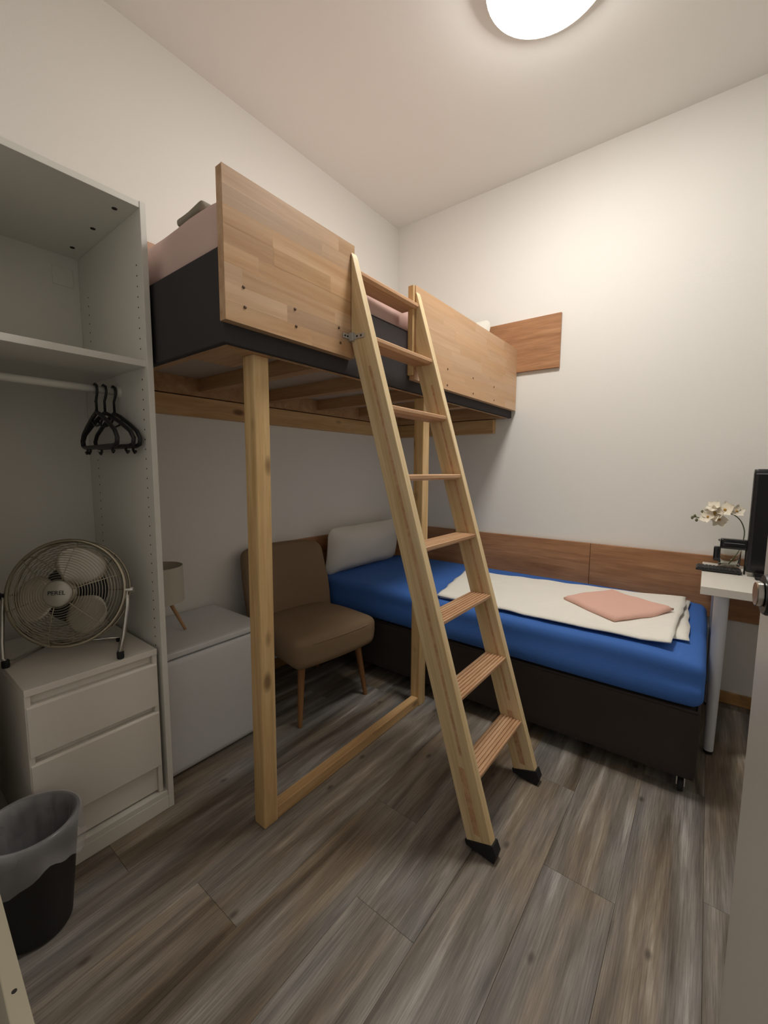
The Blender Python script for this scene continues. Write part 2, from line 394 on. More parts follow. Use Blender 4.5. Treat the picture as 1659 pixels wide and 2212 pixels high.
# ------------------------------------------------------------------ room shell
XR, YN, ZC = 2.95, -2.95, 3.01
fl = struct(MB().box(-0.1, XR+0.1, YN-1.2, 0.1, -0.08, -0.008).build('floor', M['subfloor']))
PW, PL = 0.194, 1.28
joints = {4: -2.19, 5: -1.625, 6: -1.935, 7: -2.42, 8: -1.51, 9: -2.15, 3: -1.86, 2: -2.3, 10: -1.35}
plank_cache = {}
def plank(x0, x1, y0, y1):
    k = (round(x1-x0, 4), round(y1-y0, 3))
    if k not in plank_cache:
        a, b = k[0]/2-0.00025, k[1]/2-0.00025
        e = 0.0006
        mb = MB()
        mb.add([(-a, -b, -.007), (a, -b, -.007), (a, b, -.007), (-a, b, -.007), (-a, -b, -e), (a, -b, -e), (a, b, -e), (-a, b, -e),
                (-a+e, -b+e, 0), (a-e, -b+e, 0), (a-e, b-e, 0), (-a+e, b-e, 0)],
               [(3, 2, 1, 0), (0, 1, 5, 4), (1, 2, 6, 5), (2, 3, 7, 6), (3, 0, 4, 7), (4, 5, 9, 8), (5, 6, 10, 9), (6, 7, 11, 10), (7, 4, 8, 11), (8, 9, 10, 11)])
        me = mb.mesh('plank'); me.materials.append(M['plank']); plank_cache[k] = me
    piece(plank_cache[k], 'plank', fl, ((x0+x1)/2, (y0+y1)/2, 0))
x0 = 0.896-5*PW; row = -1
while x0 < XR:
    row += 1
    xa, xb = max(x0, 0.0), min(x0+PW, XR)
    if xb-xa > 0.02:
        j = joints.get(row-1, -2.2+((row*0.47) % 1.0))
        ys = [j]
        while ys[-1] < 0: ys.append(ys[-1]+PL)
        while ys[0] > YN: ys.insert(0, ys[0]-PL)
        for a, b in zip(ys, ys[1:]):
            a, b = max(a, YN), min(b, 0.0)
            if b-a > 0.02: plank(xa, xb, a, b)
    x0 += PW
struct(MB().box(-0.1, XR+0.1, YN-0.1, 0.1, ZC, ZC+0.1).build('ceiling', M['ceiling']))
struct(MB().box(-0.1, 0, YN-0.1, 0.1, -0.08, ZC).build('wall_left', M['wall']))
struct(MB().box(0, XR, 0, 0.1, -0.08, ZC).build('wall_back', M['wall']))
struct(MB().box(XR, XR+0.1, YN-0.1, 0.1, -0.08, ZC).build('wall_right', M['wall']))
DX0, DX1, DZ = 1.31, 2.19, 2.06
struct(MB().box(0, DX0, YN-0.1, YN, -0.008, ZC).box(DX1, XR, YN-0.1, YN, -0.008, ZC).box(DX0, DX1, YN-0.1, YN, DZ, ZC).build('wall_front', M['wall']))
struct(MB().box(0.0, XR, -0.014, 0, 0, 0.062).build('baseboard_back', M['skirting'], bevel=0.004))
struct(MB().box(0, 0.014, -2.0, -0.014, 0, 0.062).build('baseboard_left', M['skirting'], bevel=0.004))

# ceiling lamp
LC = (1.415, -1.04)
lamp = thing('ceiling_lamp', 'glowing round white ceiling lamp', 'ceiling lamp', (LC[0], LC[1], ZC))
MB().lathe([(0.213, -0.046), (0.219, -0.048), (0.223, -0.042), (0.223, -0.0005)], (LC[0], LC[1], ZC), 48).build('base_ring', M['lamp_trim'], lamp, angle=40)
prof = [(0.0, -0.098)]+[(0.211*math.sin(R(a)), -0.046-0.052*math.cos(R(a))) for a in range(10, 91, 10)]
MB().lathe(prof, (LC[0], LC[1], ZC), 48).build('diffuser', M['lamp_glow'], lamp, smooth=True)

# ------------------------------------------------------------------ wall boards
def wall_board(name, label, boards, mat, loc):
    t = thing(name, label, 'wall panel', loc)
    for b in boards: MB().box(*b).build('board', mat, t, bevel=0.002)
    return t
wall_board('wall_panel', 'long reddish brown wood panel on the back wall behind the low bed',
           [(0.02, 1.458, -0.02, -0.001, 0.445, 0.765), (1.460, 2.42, -0.02, -0.001, 0.445, 0.765)], M['panel'], (1.2, -0.01, 0.445))
wall_board('wall_panel', 'brown wood panel low on the left wall behind pillow and chair',
           [(0.001, 0.02, -1.30, -0.001, 0.445, 0.765)], M['panel_y'], (0.01, -0.65, 0.445))
wall_board('wall_panel', 'short wood panel sticking out on the wall past the loft bed',
           [(0.022, 1.229, -0.02, -0.001, 1.822, 2.142)], M['panel'], (0.62, -0.01, 1.822))
wall_board('wall_panel', 'wood panel on the left wall above the pink loft mattress',
           [(0.001, 0.02, -2.07, -0.001, 1.86, 2.165)], M['panel_y'], (0.01, -1.0, 1.86))

# ------------------------------------------------------------------ loft bed
loft = thing('loft_bed', 'wooden loft bed with black upholstered base and beech guard boards', 'loft bed', (0.47, -1.04, 0))
def part(name, b, mat, parent=None, bevel=0.002):
    return MB().box(*b).build(name, mat, parent or loft, bevel=bevel)
BZ0, BZ1 = 1.537, 1.785
part('post', (0.846, 0.901, -1.960, -1.905, 0.0, BZ0), M['pine'], bevel=0.004)
part('post', (0.850, 0.905, -1.024, -0.969, 0.0, BZ0), M['pine'], bevel=0.004)
part('floor_rail', (0.858, 0.898, -1.905, -1.024, 0.0005, 0.045), M['pine_y'], bevel=0.003)
part('wall_beam', (0.001, 0.045, -2.085, -0.001, 1.443, 1.533), M['pine_y'])
part('wall_beam', (0.045, 0.83, -0.045, -0.001, 1.443, 1.533), M['pine_x'])
# hollow upholstered box
bx0, bx1, by0, by1 = 0.004, 0.938, -2.078, -0.004
box = MB()
t_ = 0.018
box.box(bx0, bx1, by0, by0+t_, BZ0, BZ1).box(bx0, bx1, by1-t_, by1, BZ0, BZ1)
box.box(bx0, bx0+t_, by0+t_, by1-t_, BZ0, BZ1).box(bx1-t_, bx1, by0+t_, by1-t_, BZ0, BZ1)
box.box(bx0+t_, bx1-t_, by0+t_, by1-t_, BZ1-0.02, BZ1)
part_box = box.build('box_base', M['black_fabric'], loft, bevel=0.004)
MB().box(bx0+t_, bx1-t_, by0+t_, by1-t_, 1.618, 1.628).build('lining', M['hollow'], loft)
for a in ((bx0+t_, bx0+t_+0.03, by0+t_, by1-t_, 1.5375, 1.618), (bx1-t_-0.012, bx1-t_, by0+t_, by1-t_, 1.5355, 1.618)):
    part('frame_board', a, M['under'], bevel=0.001)
for a in ((bx0+t_+0.03, bx1-t_-0.012, by0+t_, by0+t_+0.03, 1.5375, 1.618), (bx0+t_+0.03, bx1-t_-0.012, by1-t_-0.03, by1-t_, 1.5375, 1.618)):
    part('frame_board', a, M['under'], bevel=0.001)
part('corner_block', (0.70, 0.92, -2.06, -1.90, 1.5365, 1.55), M['under'], bevel=0.001)
for y in (-1.665, -1.285, -0.90, -0.51):
    part('cross_slat', (0.052, 0.908, y, y+0.05, 1.558, 1.618), M['under'], bevel=0.001)
# guard boards of glued beech staves
def guard(y0, y1, z0, z1, rows, seed, screws, label, mat):
    rng = random.Random(seed)
    g = MB().box(0.9385, 0.9640, y0+0.0005, y1-0.0005, z0+0.0005, z1-0.0005).build('guard_board', mat, loft)
    g['label'] = label
    h = (z1-z0)/rows
    for i in range(rows):
        y = y0-rng.random()*0.30
        while y < y1:
            l = rng.uniform(0.22, 0.50)
            a, b = max(y, y0), min(y+l, y1)
            if y1-b < 0.05: b = y1
            if b-a > 0.004:
                MB().box(0.9640, 0.9662+rng.random()*0.0003, a, b, z0+i*h, z0+(i+1)*h).build('stave', mat, g)
            y = b if b > a else y+l
            if b >= y1: break
    for (sy, sz) in screws:
        MB().lathe([(0.0045, 0), (0.0045, 0.0015), (0.003, 0.0022)], (0, 0, 0), 12).xform(
            Matrix.Translation((0.9662, sy, sz)) @ Matrix.Rotation(R(90), 4, 'Y')).build('screw', M['screw'], g, angle=40)
    return g
guard(-2.088, -1.583, 1.588, 1.968, 8, 3, [(-2.032, 1.685), (-2.029, 1.634), (-1.854, 1.68), (-1.85, 1.631), (-1.663, 1.675), (-1.656, 1.628)],
      'left guard board of blocky beech staves', M['stave'])
guard(-1.198, -0.012, 1.582, 1.968, 8, 9, [(-0.913, 1.679), (-0.914, 1.603), (-0.638, 1.683), (-0.633, 1.604), (-0.364, 1.679), (-0.358, 1.604), (-1.12, 1.68)],
      'right guard board of beech staves', M['stave_even'])
part('end_block', (0.9385, 0.9640, -1.214, -1.1985, 1.60, 1.965), M['pine'], bevel=0.002)

# loft mattress, pillow, blanket
def soft(p, amp, sc, seed):
    from mathutils import noise
    return noise.noise(Vector(p)*sc+Vector((seed, seed*2, 0)))*amp
mat_ = MB().rbox((0.4525, -1.035, 1.862), (0.865, 2.03, 0.154), 0.032, 7, lambda p: (p.x+soft(p, .006, 5, 1), p.y+soft(p, .006, 5, 4), p.z+(soft(p, .006, 4, 8)+.004 if p.z > 0 else 0)))
tag(mat_.build('loft_mattress', M['pink_sheet'], smooth=True), 'mattress in a pale pink fitted sheet on the loft bed', 'mattress')
def pillow_mesh(c, w_, h_, d_, rot, seed):
    def fn(p):
        u, v = p.x/(w_/2), p.z/(h_/2)
        k = (max(0, 1-abs(u)**2.7))**0.55*(max(0, 1-abs(v)**2.7))**0.55
        px = p.x*(1-0.05*(1-abs(v)**2)*abs(u)); pz = p.z*(1-0.05*(1-abs(u)**2)*abs(v))
        return (px+soft(p, .008, 6, seed), p.y*(0.10+0.9*k)+soft(p, .010*k, 9, seed+3), pz+soft(p, .008, 7, seed+5))
    return MB().rbox((0, 0, 0), (w_, d_, h_), d_*0.48, 10, fn).xform(Matrix.Translation(c) @ rot)
tag(pillow_mesh((0.475, -0.105, 2.060), 0.70, 0.22, 0.13, Matrix.Rotation(R(-10), 4, 'X'), 5).build('loft_pillow', M['pillow'], smooth=True),
    'white pillow peeping over the far end of the loft guard', 'pillow')
bl = MB()
bl.rbox((0.690, -1.99, 1.966), (0.15, 0.08, 0.024), 0.010, 5, lambda p: (p.x, p.y, p.z+soft(p, .006, 9, 2)+0.008*max(0, p.x/0.12)))
tag(bl.build('folded_blanket', M['blanket'], smooth=True), 'grey folded blanket on top of the loft mattress', 'blanket')

# ------------------------------------------------------------------ ladder
lad = thing('ladder', 'leaning pine ladder with eight grooved treads and black rubber feet', 'ladder', (1.5, -1.385, 0))
xf = lambda z: 1.558-0.303*z
xb = lambda z: 1.466-0.303*z
GX = 0.9675
rail_poly = [(xb(.014), .014), (xf(.042), .042), (xf(1.945), 1.945), (GX, (xf(0)-GX)/0.303+0.0), (GX, (xb(0)-GX)/0.303)]
rail_poly[2] = (xf(1.925), 1.925); rail_poly[3] = (GX, 1.942)
for (y0, y1) in ((-1.603, -1.573), (-1.197, -1.167)):
    rl = MB().prism_y(rail_poly, y0, y1).build('side_rail', M['rail'], lad, bevel=0.003)
    # darker lamella glued into the rail
    for (u0, u1, za, zb, off) in ((0.55, 0.66, 0.30, 1.55, 0), (0.38, 0.62, 0.06, 0.26, 0)):
        pts = []
        for u, z in ((u0, za), (u1, za), (u1, zb), (u0, zb)):
            pts.append((xb(z)+(xf(z)-xb(z))*u, z))
        MB().prism_y(pts, y0-0.0006, y1+0.0006).build('lamella', M['tread'], rl)
    foot = [(xb(.024)-.004, .022), (xb(0)+.002, 0.0), (xf(0)+.004, 0.0), (xf(.062)+.006, .062)]
    foot = [(xb(.026)-.005, .026), (xb(.014)-.003, .012), (xf(0)-.006, .0), (xf(.03)+.010, .028), (xf(.056)+.006, .056)]
    MB().prism_y(foot, y0-.004, y1+.004).build('rubber_foot', M['rubber'], lad, bevel=0.002)
for i in range(8):
    z = 0.235+i*0.2365
    xc = 1.512-0.303*z
    a, b = xc-0.042, xc+0.042
    if a < 0.897: a = 0.897
    top = []
    n = 6; wd = (b-.004-a-.004)/n
    for k in range(n):
        p = a+.004+k*wd
        top += [(p, z), (p+wd*.62, z), (p+wd*.70, z-.0045), (p+wd*.94, z-.0045)]
    top.append((b-.003, z))
    poly = [(a, z-.021), (a, z-.002)]+top+[(b, z-.003), (b, z-.013), (b-.012, z-.021)]
    MB().prism_y(poly[::-1], -1.5735, -1.1965).build('tread', M['tread'], lad)
br = MB().box(0.9665, 0.9705, -1.645, -1.6045, 1.648, 1.664).box(0.9665, 1.030, -1.6065, -1.6035, 1.648, 1.664).box(0.968, 0.985, -1.616, -1.600, 1.642, 1.670)
br.build('hinge_bracket', M['steel'], lad, bevel=0.001)
for yy in (-1.637, -1.624):
    MB().lathe([(0.0035, 0), (0.0035, 0.0015)], (0, 0, 0), 10).xform(Matrix.Translation((0.9705, yy, 1.656)) @ Matrix.Rotation(R(90), 4, 'Y')).build('bracket_hole', M['hole'], lad)
for xx in (0.998, 1.016):
    MB().lathe([(0.0035, 0), (0.0035, 0.0012)], (0, 0, 0), 10).xform(Matrix.Translation((xx, -1.6065, 1.656)) @ Matrix.Rotation(R(90), 4, 'X')).build('bracket_hole', M['hole'], lad)

# ------------------------------------------------------------------ low bed
bed = thing('box_spring_bed', 'dark upholstered box spring base under the blue mattress', 'bed', (1.02, -0.48, 0))
MB().rbox((1.022, -0.475, 0.2025), (2.012, 0.90, 0.275), 0.018, 4).build('upholstered_box', M['base_fabric'], bed, smooth=True)
MB().tube([(0.03, -0.921, 0.335), (2.018, -0.921, 0.335), (2.0245, -0.03, 0.335)], 0.006, 8).build('piping', M['base_fabric'], bed, smooth=True)
for (cx, cy) in ((1.985, -0.885), (1.985, -0.10), (0.08, -0.875), (0.08, -0.10)):
    cs = MB().box(cx-.014, cx-.010, cy-.02, cy+.02, .03, .075).box(cx+.010, cx+.014, cy-.02, cy+.02, .03, .075).box(cx-.014, cx+.014, cy-.02, cy+.02, .066, .076).build('caster', M['steel'], bed, bevel=.001)
    MB().lathe([(0.012, -.009), (.026, -.009), (.028, -.006), (.028, .006), (.026, .009), (.012, .009)], (0, 0, 0), 20).xform(
        Matrix.Translation((cx, cy, .029)) @ Matrix.Rotation(R(90), 4, 'Y')).build('wheel', M['rubber'], cs, angle=40)
def bm_fn(p):
    z = p.z
    if z > 0: z += soft(p, .004, 4, 3)-0.010*max(0, abs(p.x)-0.80)/0.2-0.004
    return (p.x+soft((p.x, p.y, 0), .004, 4, 2), p.y+0.006*math.sin(p.z*30)*(1 if abs(p.y) > .4 else 0)+soft(p, .005, 4, 6), z)
tag(MB().rbox((1.0245, -0.478, 0.4355), (2.018, 0.91, 0.19), 0.045, 9, bm_fn).build('bed_mattress', M['blue_sheet'], smooth=True),
    'mattress in a bright blue fitted sheet on the low bed', 'mattress')
tag(pillow_mesh((0.112, -0.515, 0.672), 0.77, 0.32, 0.15, Matrix.Rotation(R(90), 4, 'Z') @ Matrix.Rotation(R(7), 4, 'X'), 9).build('bed_pillow', M['pillow'], smooth=True),
    'white pillow leaning on the wall panel at the head of the low bed', 'pillow')

def cloth(corners, z0, th, nx, ny, amp, sc, seed, edge=0.006, curl=None):
    """closed cloth slab over a quad given as four (x, y) corners: a-b along the front, d-c along the back"""
    a, b, c, d = [Vector((p[0], p[1], 0)) for p in corners]
    top = []; bot = []
    for j in range(ny+1):
        for i in range(nx+1):
            u, v = i/nx, j/ny
            p = (a*(1-u)+b*u)*(1-v)+(d*(1-u)+c*u)*v
            jit = soft((p.x, p.y, seed), edge, 9, seed)
            if i in (0, nx): p.x += jit
            if j in (0, ny): p.y += jit
            e = min(u, 1-u, v, 1-v)*max(nx, ny)
            zz = z0+max(0, soft((p.x, p.y, 0), amp, sc, seed)+amp*.5)
            if curl: zz += curl(u, v)
            t2 = th*(0.45 if e < 0.5 else 1.0)
            top.append((p.x, p.y, zz+t2)); bot.append((p.x, p.y, zz))
    n = (nx+1)*(ny+1); mb = MB(); fs = []
    q = lambda i, j: j*(nx+1)+i
    for j in range(ny):
        for i in range(nx):
            fs.append((q(i, j), q(i+1, j), q(i+1, j+1), q(i, j+1))); fs.append((n+q(i, j), n+q(i, j+1), n+q(i+1, j+1), n+q(i+1, j)))
    for i in range(nx):
        fs.append((q(i, 0), n+q(i, 0), n+q(i+1, 0), q(i+1, 0))); fs.append((q(i, ny), q(i+1, ny), n+q(i+1, ny), n+q(i, ny)))
    for j in range(ny):
        fs.append((q(0, j), q(0, j+1), n+q(0, j+1), n+q(0, j))); fs.append((q(nx, j), n+q(nx, j), n+q(nx, j+1), q(nx, j+1)))
    return mb.add(top+bot, fs)
SZ = 0.532
cov = thing('bed_cover', 'cream textured cover folded flat on the blue mattress', 'bed cover', (1.4, -0.5, SZ))
cloth(((0.92, -0.86), (1.975, -0.735), (1.955, -0.11), (0.80, -0.26)), SZ-.003, .007, 44, 26, .004, 7, 3, .012).build('under_layer', M['cover'], cov, smooth=True)
cloth(((0.905, -0.872), (1.925, -0.868), (1.945, -0.125), (0.775, -0.28)), SZ+.007, .012, 60, 36, .005, 9, 8, .010,
      lambda u, v: .012*max(0, (u-.9)/.1)).build('top_layer', M['cover'], cov, smooth=True)
tag(cloth(((1.715, -0.765), (1.905, -0.47), (1.625, -0.275), (1.455, -0.555)), SZ+.022, .020, 26, 26, .006, 10, 5, .006,
          lambda u, v: .014*max(0, (u-.7)/.3)*max(0, (0.6-v)/.6)).build('folded_towel', M['towel'], smooth=True),
    'pink folded towel lying on the cream bed cover', 'towel')

# ------------------------------------------------------------------ open wardrobe
WX, WY0, WY1, WZ = 0.557, -2.593, -2.093, 2.012
wd = thing('wardrobe', 'tall white open wardrobe without doors along the left wall', 'wardrobe', (0.28, -2.343, 0))
def wp(name, b, bevel=0.001, mat='white'): return MB().box(*b).build(name, M[mat], wd, bevel=bevel)
wp('side_panel', (0.004, WX, WY1-.018, WY1, 0, WZ)); wp('side_panel', (0.004, WX, WY0, WY0+.018, 0, WZ))
iy0, iy1 = WY0+.018, WY1-.018
wp('top_panel', (0.012, WX-.002, iy0, iy1, WZ-.020, WZ-.001))
wp('back_panel', (0.006, 0.012, iy0, iy1, 0.02, WZ-.001))
wp('bottom_shelf', (0.012, WX-.003, iy0, iy1, 0.048, 0.066))
wp('plinth', (WX-.05, WX-.032, iy0, iy1, 0, 0.048))
wp('kick_board', (WX-.016, WX-.001, iy0, iy1, 0.0, 0.0475))
wp('shelf', (0.012, WX-.012, iy0, iy1, 1.520, 1.540))
MB().tube([(0.33, iy0, 1.463), (0.33, iy1, 1.463)], 0.0125, 14).build('clothes_rail', M['white'], wd, smooth=True)
MB().tube([(0.33, iy1-.012, 1.463), (0.33, iy1, 1.463)], 0.020, 16).build('rail_socket', M['white'], wd, angle=40)
for x in (0.49, 0.31, 0.11):
    MB().lathe([(0.0075, 0), (0.0075, .0015)], (x, iy1-.045, WZ-.0215), 14).build('screw_cap', M['hole'], wd)
hl = MB()
for x in (0.515, 0.095):
    for k in range(54):
        z = 0.14+k*0.032
        if abs(z-1.53) < .02: continue
        hl.lathe([(0.0026, 0), (0.0026, .0006)], (0, 0, 0), 8).v
        m_ = Matrix.Translation((x, iy1-.0001, z)) @ Matrix.Rotation(R(90), 4, 'X')
        for i in range(len(hl.v)-16, len(hl.v)): hl.v[i] = tuple(m_ @ Vector(hl.v[i]))
hl.build('pin_hole', M['hole'], wd, kind='stuff')
MB().box(0.0125, 0.016, iy1-.085, iy1-.02, 1.88, 1.945).build('wall_bracket_cover', M['white'], wd, bevel=.001)

# chest of drawers inside the wardrobe
cy0, cy1, cx1, cz0, cz1 = -2.474, -2.122, 0.548, 0.068, 0.588
ch = thing('chest_of_drawers', 'small white two drawer chest standing inside the wardrobe', 'chest of drawers', (0.31, (cy0+cy1)/2, cz0))
def cp(name, b, parent=None, bevel=0.0015): return MB().box(*b).build(name, M['drawer_white'], parent or ch, bevel=bevel)
cp('top_board', (0.07, cx1, cy0, cy1, cz1-.020, cz1))
cp('side_board', (0.07, cx1-.004, cy0, cy0+.014, cz0, cz1-.020)); cp('side_board', (0.07, cx1-.004, cy1-.014, cy1, cz0, cz1-.020))
cp('back_board', (0.07, 0.076, cy0+.014, cy1-.014, cz0+.02, cz1-.02))
cp('rail', (cx1-.035, cx1-.022, cy0+.014, cy1-.014, 0.518, cz1-.020)); cp('rail', (cx1-.035, cx1-.022, cy0+.014, cy1-.014, 0.345, 0.392))
cp('base_rail', (cx1-.030, cx1-.014, cy0+.014, cy1-.014, cz0+.006, 0.160))
for z0, z1 in ((0.388, 0.538), (0.168, 0.366)):
    d = MB().prism_y([(cx1-.020, z0), (cx1, z0), (cx1, z1-.006), (cx1-.006, z1), (cx1-.020, z1)], cy0+.003, cy1-.003).build('drawer', M['drawer_white'], ch, bevel=.001)
    MB().box(0.10, cx1-.020, cy0+.022, cy1-.022, z0+.01, z1-.05).build('drawer_box', M['drawer_white'], d)

# clothes hangers
def hanger_mesh():
    mb = MB(); r = 0.0042
    hook = [(0.0, 0, 0.02), (0.0, 0, 0.052)]
    for a in range(-90, 150, 20):
        hook.append((0.0+0.019*math.cos(R(a))*1-0.0, 0, 0.071+0.019*math.sin(R(a))))
    hook = [(0.0, 0, -.012), (0.0, 0, 0.035), (0.012, 0, 0.052), (0.0185, 0, 0.068), (0.014, 0, 0.083), (0.0, 0, 0.0895), (-0.014, 0, 0.083), (-0.0185, 0, 0.068)]
    return hook, r
hanger_hook, hr = hanger_mesh()
def make_hanger(label):
    t = thing('clothes_hanger', label, 'hanger', (0, 0, 0), group='black clothes hangers')
    MB().tube(hanger_hook, 0.0042, 8).build('hook', M['black'], t, smooth=True, local=True)
    fr = [(0, 0, -.004), (-.04, 0, -.016), (-.11, 0, -.045), (-.165, 0, -.072), (-.185, 0, -.095), (-.180, 0, -.114), (-.155, 0, -.120),
          (.155, 0, -.120), (.180, 0, -.114), (.185, 0, -.095), (.165, 0, -.072), (.11, 0, -.045), (.04, 0, -.016)]
    MB().tube(fr, 0.0068, 8, closed=True).build('frame', M['black'], t, smooth=True, local=True)
    MB().tube([(-.06, 0, -.026), (-.035, 0, -.045), (0, 0, -.050), (.035, 0, -.045), (.06, 0, -.026)], 0.0035, 6).build('brace', M['black'], t, smooth=True, local=True)
    for s in (-1, 1):
        MB().tube([(s*.13, 0, -.120), (s*.13, 0, -.132), (s*.140, 0, -.142), (s*.150, 0, -.136)], 0.0040, 6).build('loop', M['black'], t, smooth=True, local=True)
    return t
hz = 1.463+0.0125-0.0895+0.0040
h0 = make_hanger('black plastic clothes hanger on the rail, nearest the camera')
h0.location = (0.335, -2.186, hz); h0.rotation_euler = (0, 0, R(-3))
dup(h0, (0.335, -2.161, hz), (0, 0, R(4)), 'black plastic clothes hanger on the rail, middle of the three')
dup(h0, (0.335, -2.132, hz), (0, 0, R(1)), 'black plastic clothes hanger on the rail, nearest the side panel')

# ------------------------------------------------------------------ fan
FZ0 = cz1+0.001
fan = thing('floor_fan', 'round chromed wire fan standing on the chest in the wardrobe', 'fan', (0.400, -2.322, FZ0), R(-40))
# local frame: +x forward, y sideways, z up
FC = Vector((0.0, 0.0, 0.213)); FT = Matrix.Translation(FC) @ Matrix.Rotation(R(-13), 4, 'Y')
FR = 0.166
def ring(r, x, n=48): return [(x, r*math.cos(2*math.pi*k/n), r*math.sin(2*math.pi*k/n)) for k in range(n)]
MB().tube(ring(FR, 0.0), 0.006, 8, closed=True).tube(ring(FR, -0.045), 0.0035, 6, closed=True).xform(FT).build('outer_ring', M['wire'], fan, smooth=True, local=True)
dome = lambda r: 0.052*math.sqrt(max(0, 1-(r/FR)**2))+0.004
g = MB()
for k in range(1, 17):
    r = 0.036+(FR-0.04)*(k/17.0)
    g.tube(ring(r, dome(r), 44), 0.00105, 5, closed=True)
g.xform(FT).build('front_grille_rings', M['wire'], fan, smooth=True, local=True)
g = MB()
for k in range(6):
    a = R(60*k+18)
    g.tube([(dome(r)-0.001, r*math.cos(a), r*math.sin(a)) for r in (0.03, 0.06, 0.09, 0.12, 0.145, 0.158, FR)], 0.0016, 6)
g.xform(FT).build('front_grille_spokes', M['wire'], fan, smooth=True, local=True)
g = MB()
for k in range(1, 15):
    r = 0.03+(FR-0.03)*(k/15.0)
    g.tube(ring(r, -0.045-0.035*math.sqrt(max(0, 1-(r/FR)**2)), 40), 0.0012, 5, closed=True)
for k in range(8):
    a = R(45*k); g.tube([(-0.045-0.035*math.sqrt(max(0, 1-(r/FR)**2)), r*math.cos(a), r*math.sin(a)) for r in (0.03, 0.07, 0.11, 0.14, FR)], 0.0016, 6)
for k in range(8):
    a = R(45*k); g.tube([(-.045, FR*math.cos(a), FR*math.sin(a)), (0, FR*math.cos(a), FR*math.sin(a))], 0.0018, 6)
g.xform(FT).build('rear_grille', M['wire'], fan, smooth=True, local=True)
for k, a0 in enumerate((68, 188, 308)):
    vs_ = []; fs_ = []; nu, nv = 8, 10
    for i in range(nu+1):
        for j in range(nv+1):
            r = 0.026+(0.146-0.026)*i/nu
            hw = R(18+26*math.sin(math.pi*min(1, (i/nu)*0.75+0.12)))
            a = R(a0)+hw*(2*j/nv-1)
            rr = r*(1-0.10*abs(2*j/nv-1)**3*(i/nu))
            vs_.append((-0.008+0.022*(2*j/nv-1)*(0.4+0.6*i/nu), rr*math.cos(a), rr*math.sin(a)))
    for i in range(nu):
        for j in range(nv):
            q = i*(nv+1)+j; fs_.append((q, q+1, q+nv+2, q+nv+1))
    b = MB().add(vs_, fs_).xform(FT).build('blade', M['blade'], fan, smooth=True, local=True)
    so = b.modifiers.new('thickness', 'SOLIDIFY'); so.thickness = 0.0016
MB().lathe([(0.028, -0.014), (0.03, 0.0), (0.026, 0.014), (0.0, 0.018)], (0, 0, 0), 24).xform(FT @ Matrix.Rotation(R(90), 4, 'Y')).build('hub', M['blade'], fan, smooth=True, local=True)
MB().lathe([(0.060, -0.076), (0.092, -0.066), (0.096, -0.050), (0.088, -0.034), (0.03, -0.026)], (0, 0, 0), 28).xform(FT @ Matrix.Rotation(R(90), 4, 'Y')).build('motor', M['blade_dark'], fan, angle=40, local=True)
bd = MB().lathe([(0.040, 0.050), (0.041, 0.056), (0.036, 0.060), (0.0, 0.062)], (0, 0, 0), 36).xform(FT @ Matrix.Rotation(R(90), 4, 'Y')).build('badge', M['badge'], fan, smooth=True, local=True)
def text_mesh(body, size, mat, parent, m, name, depth=0.0004):
    cu = bpy.data.curves.new(name, 'FONT'); cu.body = body; cu.size = size; cu.align_x = 'CENTER'; cu.align_y = 'CENTER'; cu.extrude = depth
    to = bpy.data.objects.new(name, cu); COL.objects.link(to)
    dg = bpy.context.evaluated_depsgraph_get(); me = bpy.data.meshes.new_from_object(to.evaluated_get(dg)); me.name = name
    bpy.data.objects.remove(to); bpy.data.curves.remove(cu)
    me.transform(m); me.materials.clear(); me.materials.append(mat)
    o = bpy.data.objects.new(name, me); COL.objects.link(o); o.parent = parent; return o
tm = FT @ Matrix.Translation((0.0628, 0, 0.002)) @ Matrix(((0, 0, 1, 0), (1, 0, 0, 0), (0, 1, 0, 0), (0, 0, 0, 1)))
lt = text_mesh('PEREL', 0.0185, M['blade_dark'], bd, tm, 'lettering'); lt['label'] = 'dark lettering PEREL on the round badge'
SW = FR+0.008
for s in (-1, 1):
    pts = [(0.0, s*SW, 0.213), (0.010, s*SW, 0.16), (0.034, s*(SW-.006), 0.075), (0.046, s*(SW-.012), 0.030), (0.042, s*(SW-.018), 0.016), (0.025, s*(SW-.026), 0.012), (-0.03, s*(SW-.042), 0.012), (-0.11, s*(SW-.065), 0.012)]
    MB().tube(pts, 0.0062, 10).build('stand_tube', M['chrome'], fan, smooth=True, local=True)
    MB().lathe([(0.0095, 0.0), (0.0105, 0.004), (0.0105, 0.020), (0.008, 0.024)], (0.042, s*(SW-.016), 0.0), 14).build('rubber_foot', M['rubber'], fan, angle=40, local=True)
    MB().tube([(0, s*(FR+.002), .213), (0, s*(SW+.010), .213)], 0.007, 10).tube([(0, s*(SW+.010), .213), (0, s*(SW+.018), .213)], [0.011, 0.009], 10).build('knob', M['black'] if s < 0 else M['chrome'], fan, angle=40, local=True)
MB().tube([(-0.11, -(SW-.065), .012), (-0.11, (SW-.065), .012)], 0.0062, 10).build('rear_bar', M['chrome'], fan, smooth=True, local=True)
for s in (-1, 1):
    MB().lathe([(0.009, 0.0), (0.009, 0.014)], (-0.11, s*(SW-.075), 0.0), 14).build('rubber_foot', M['rubber'], fan, angle=40, local=True)

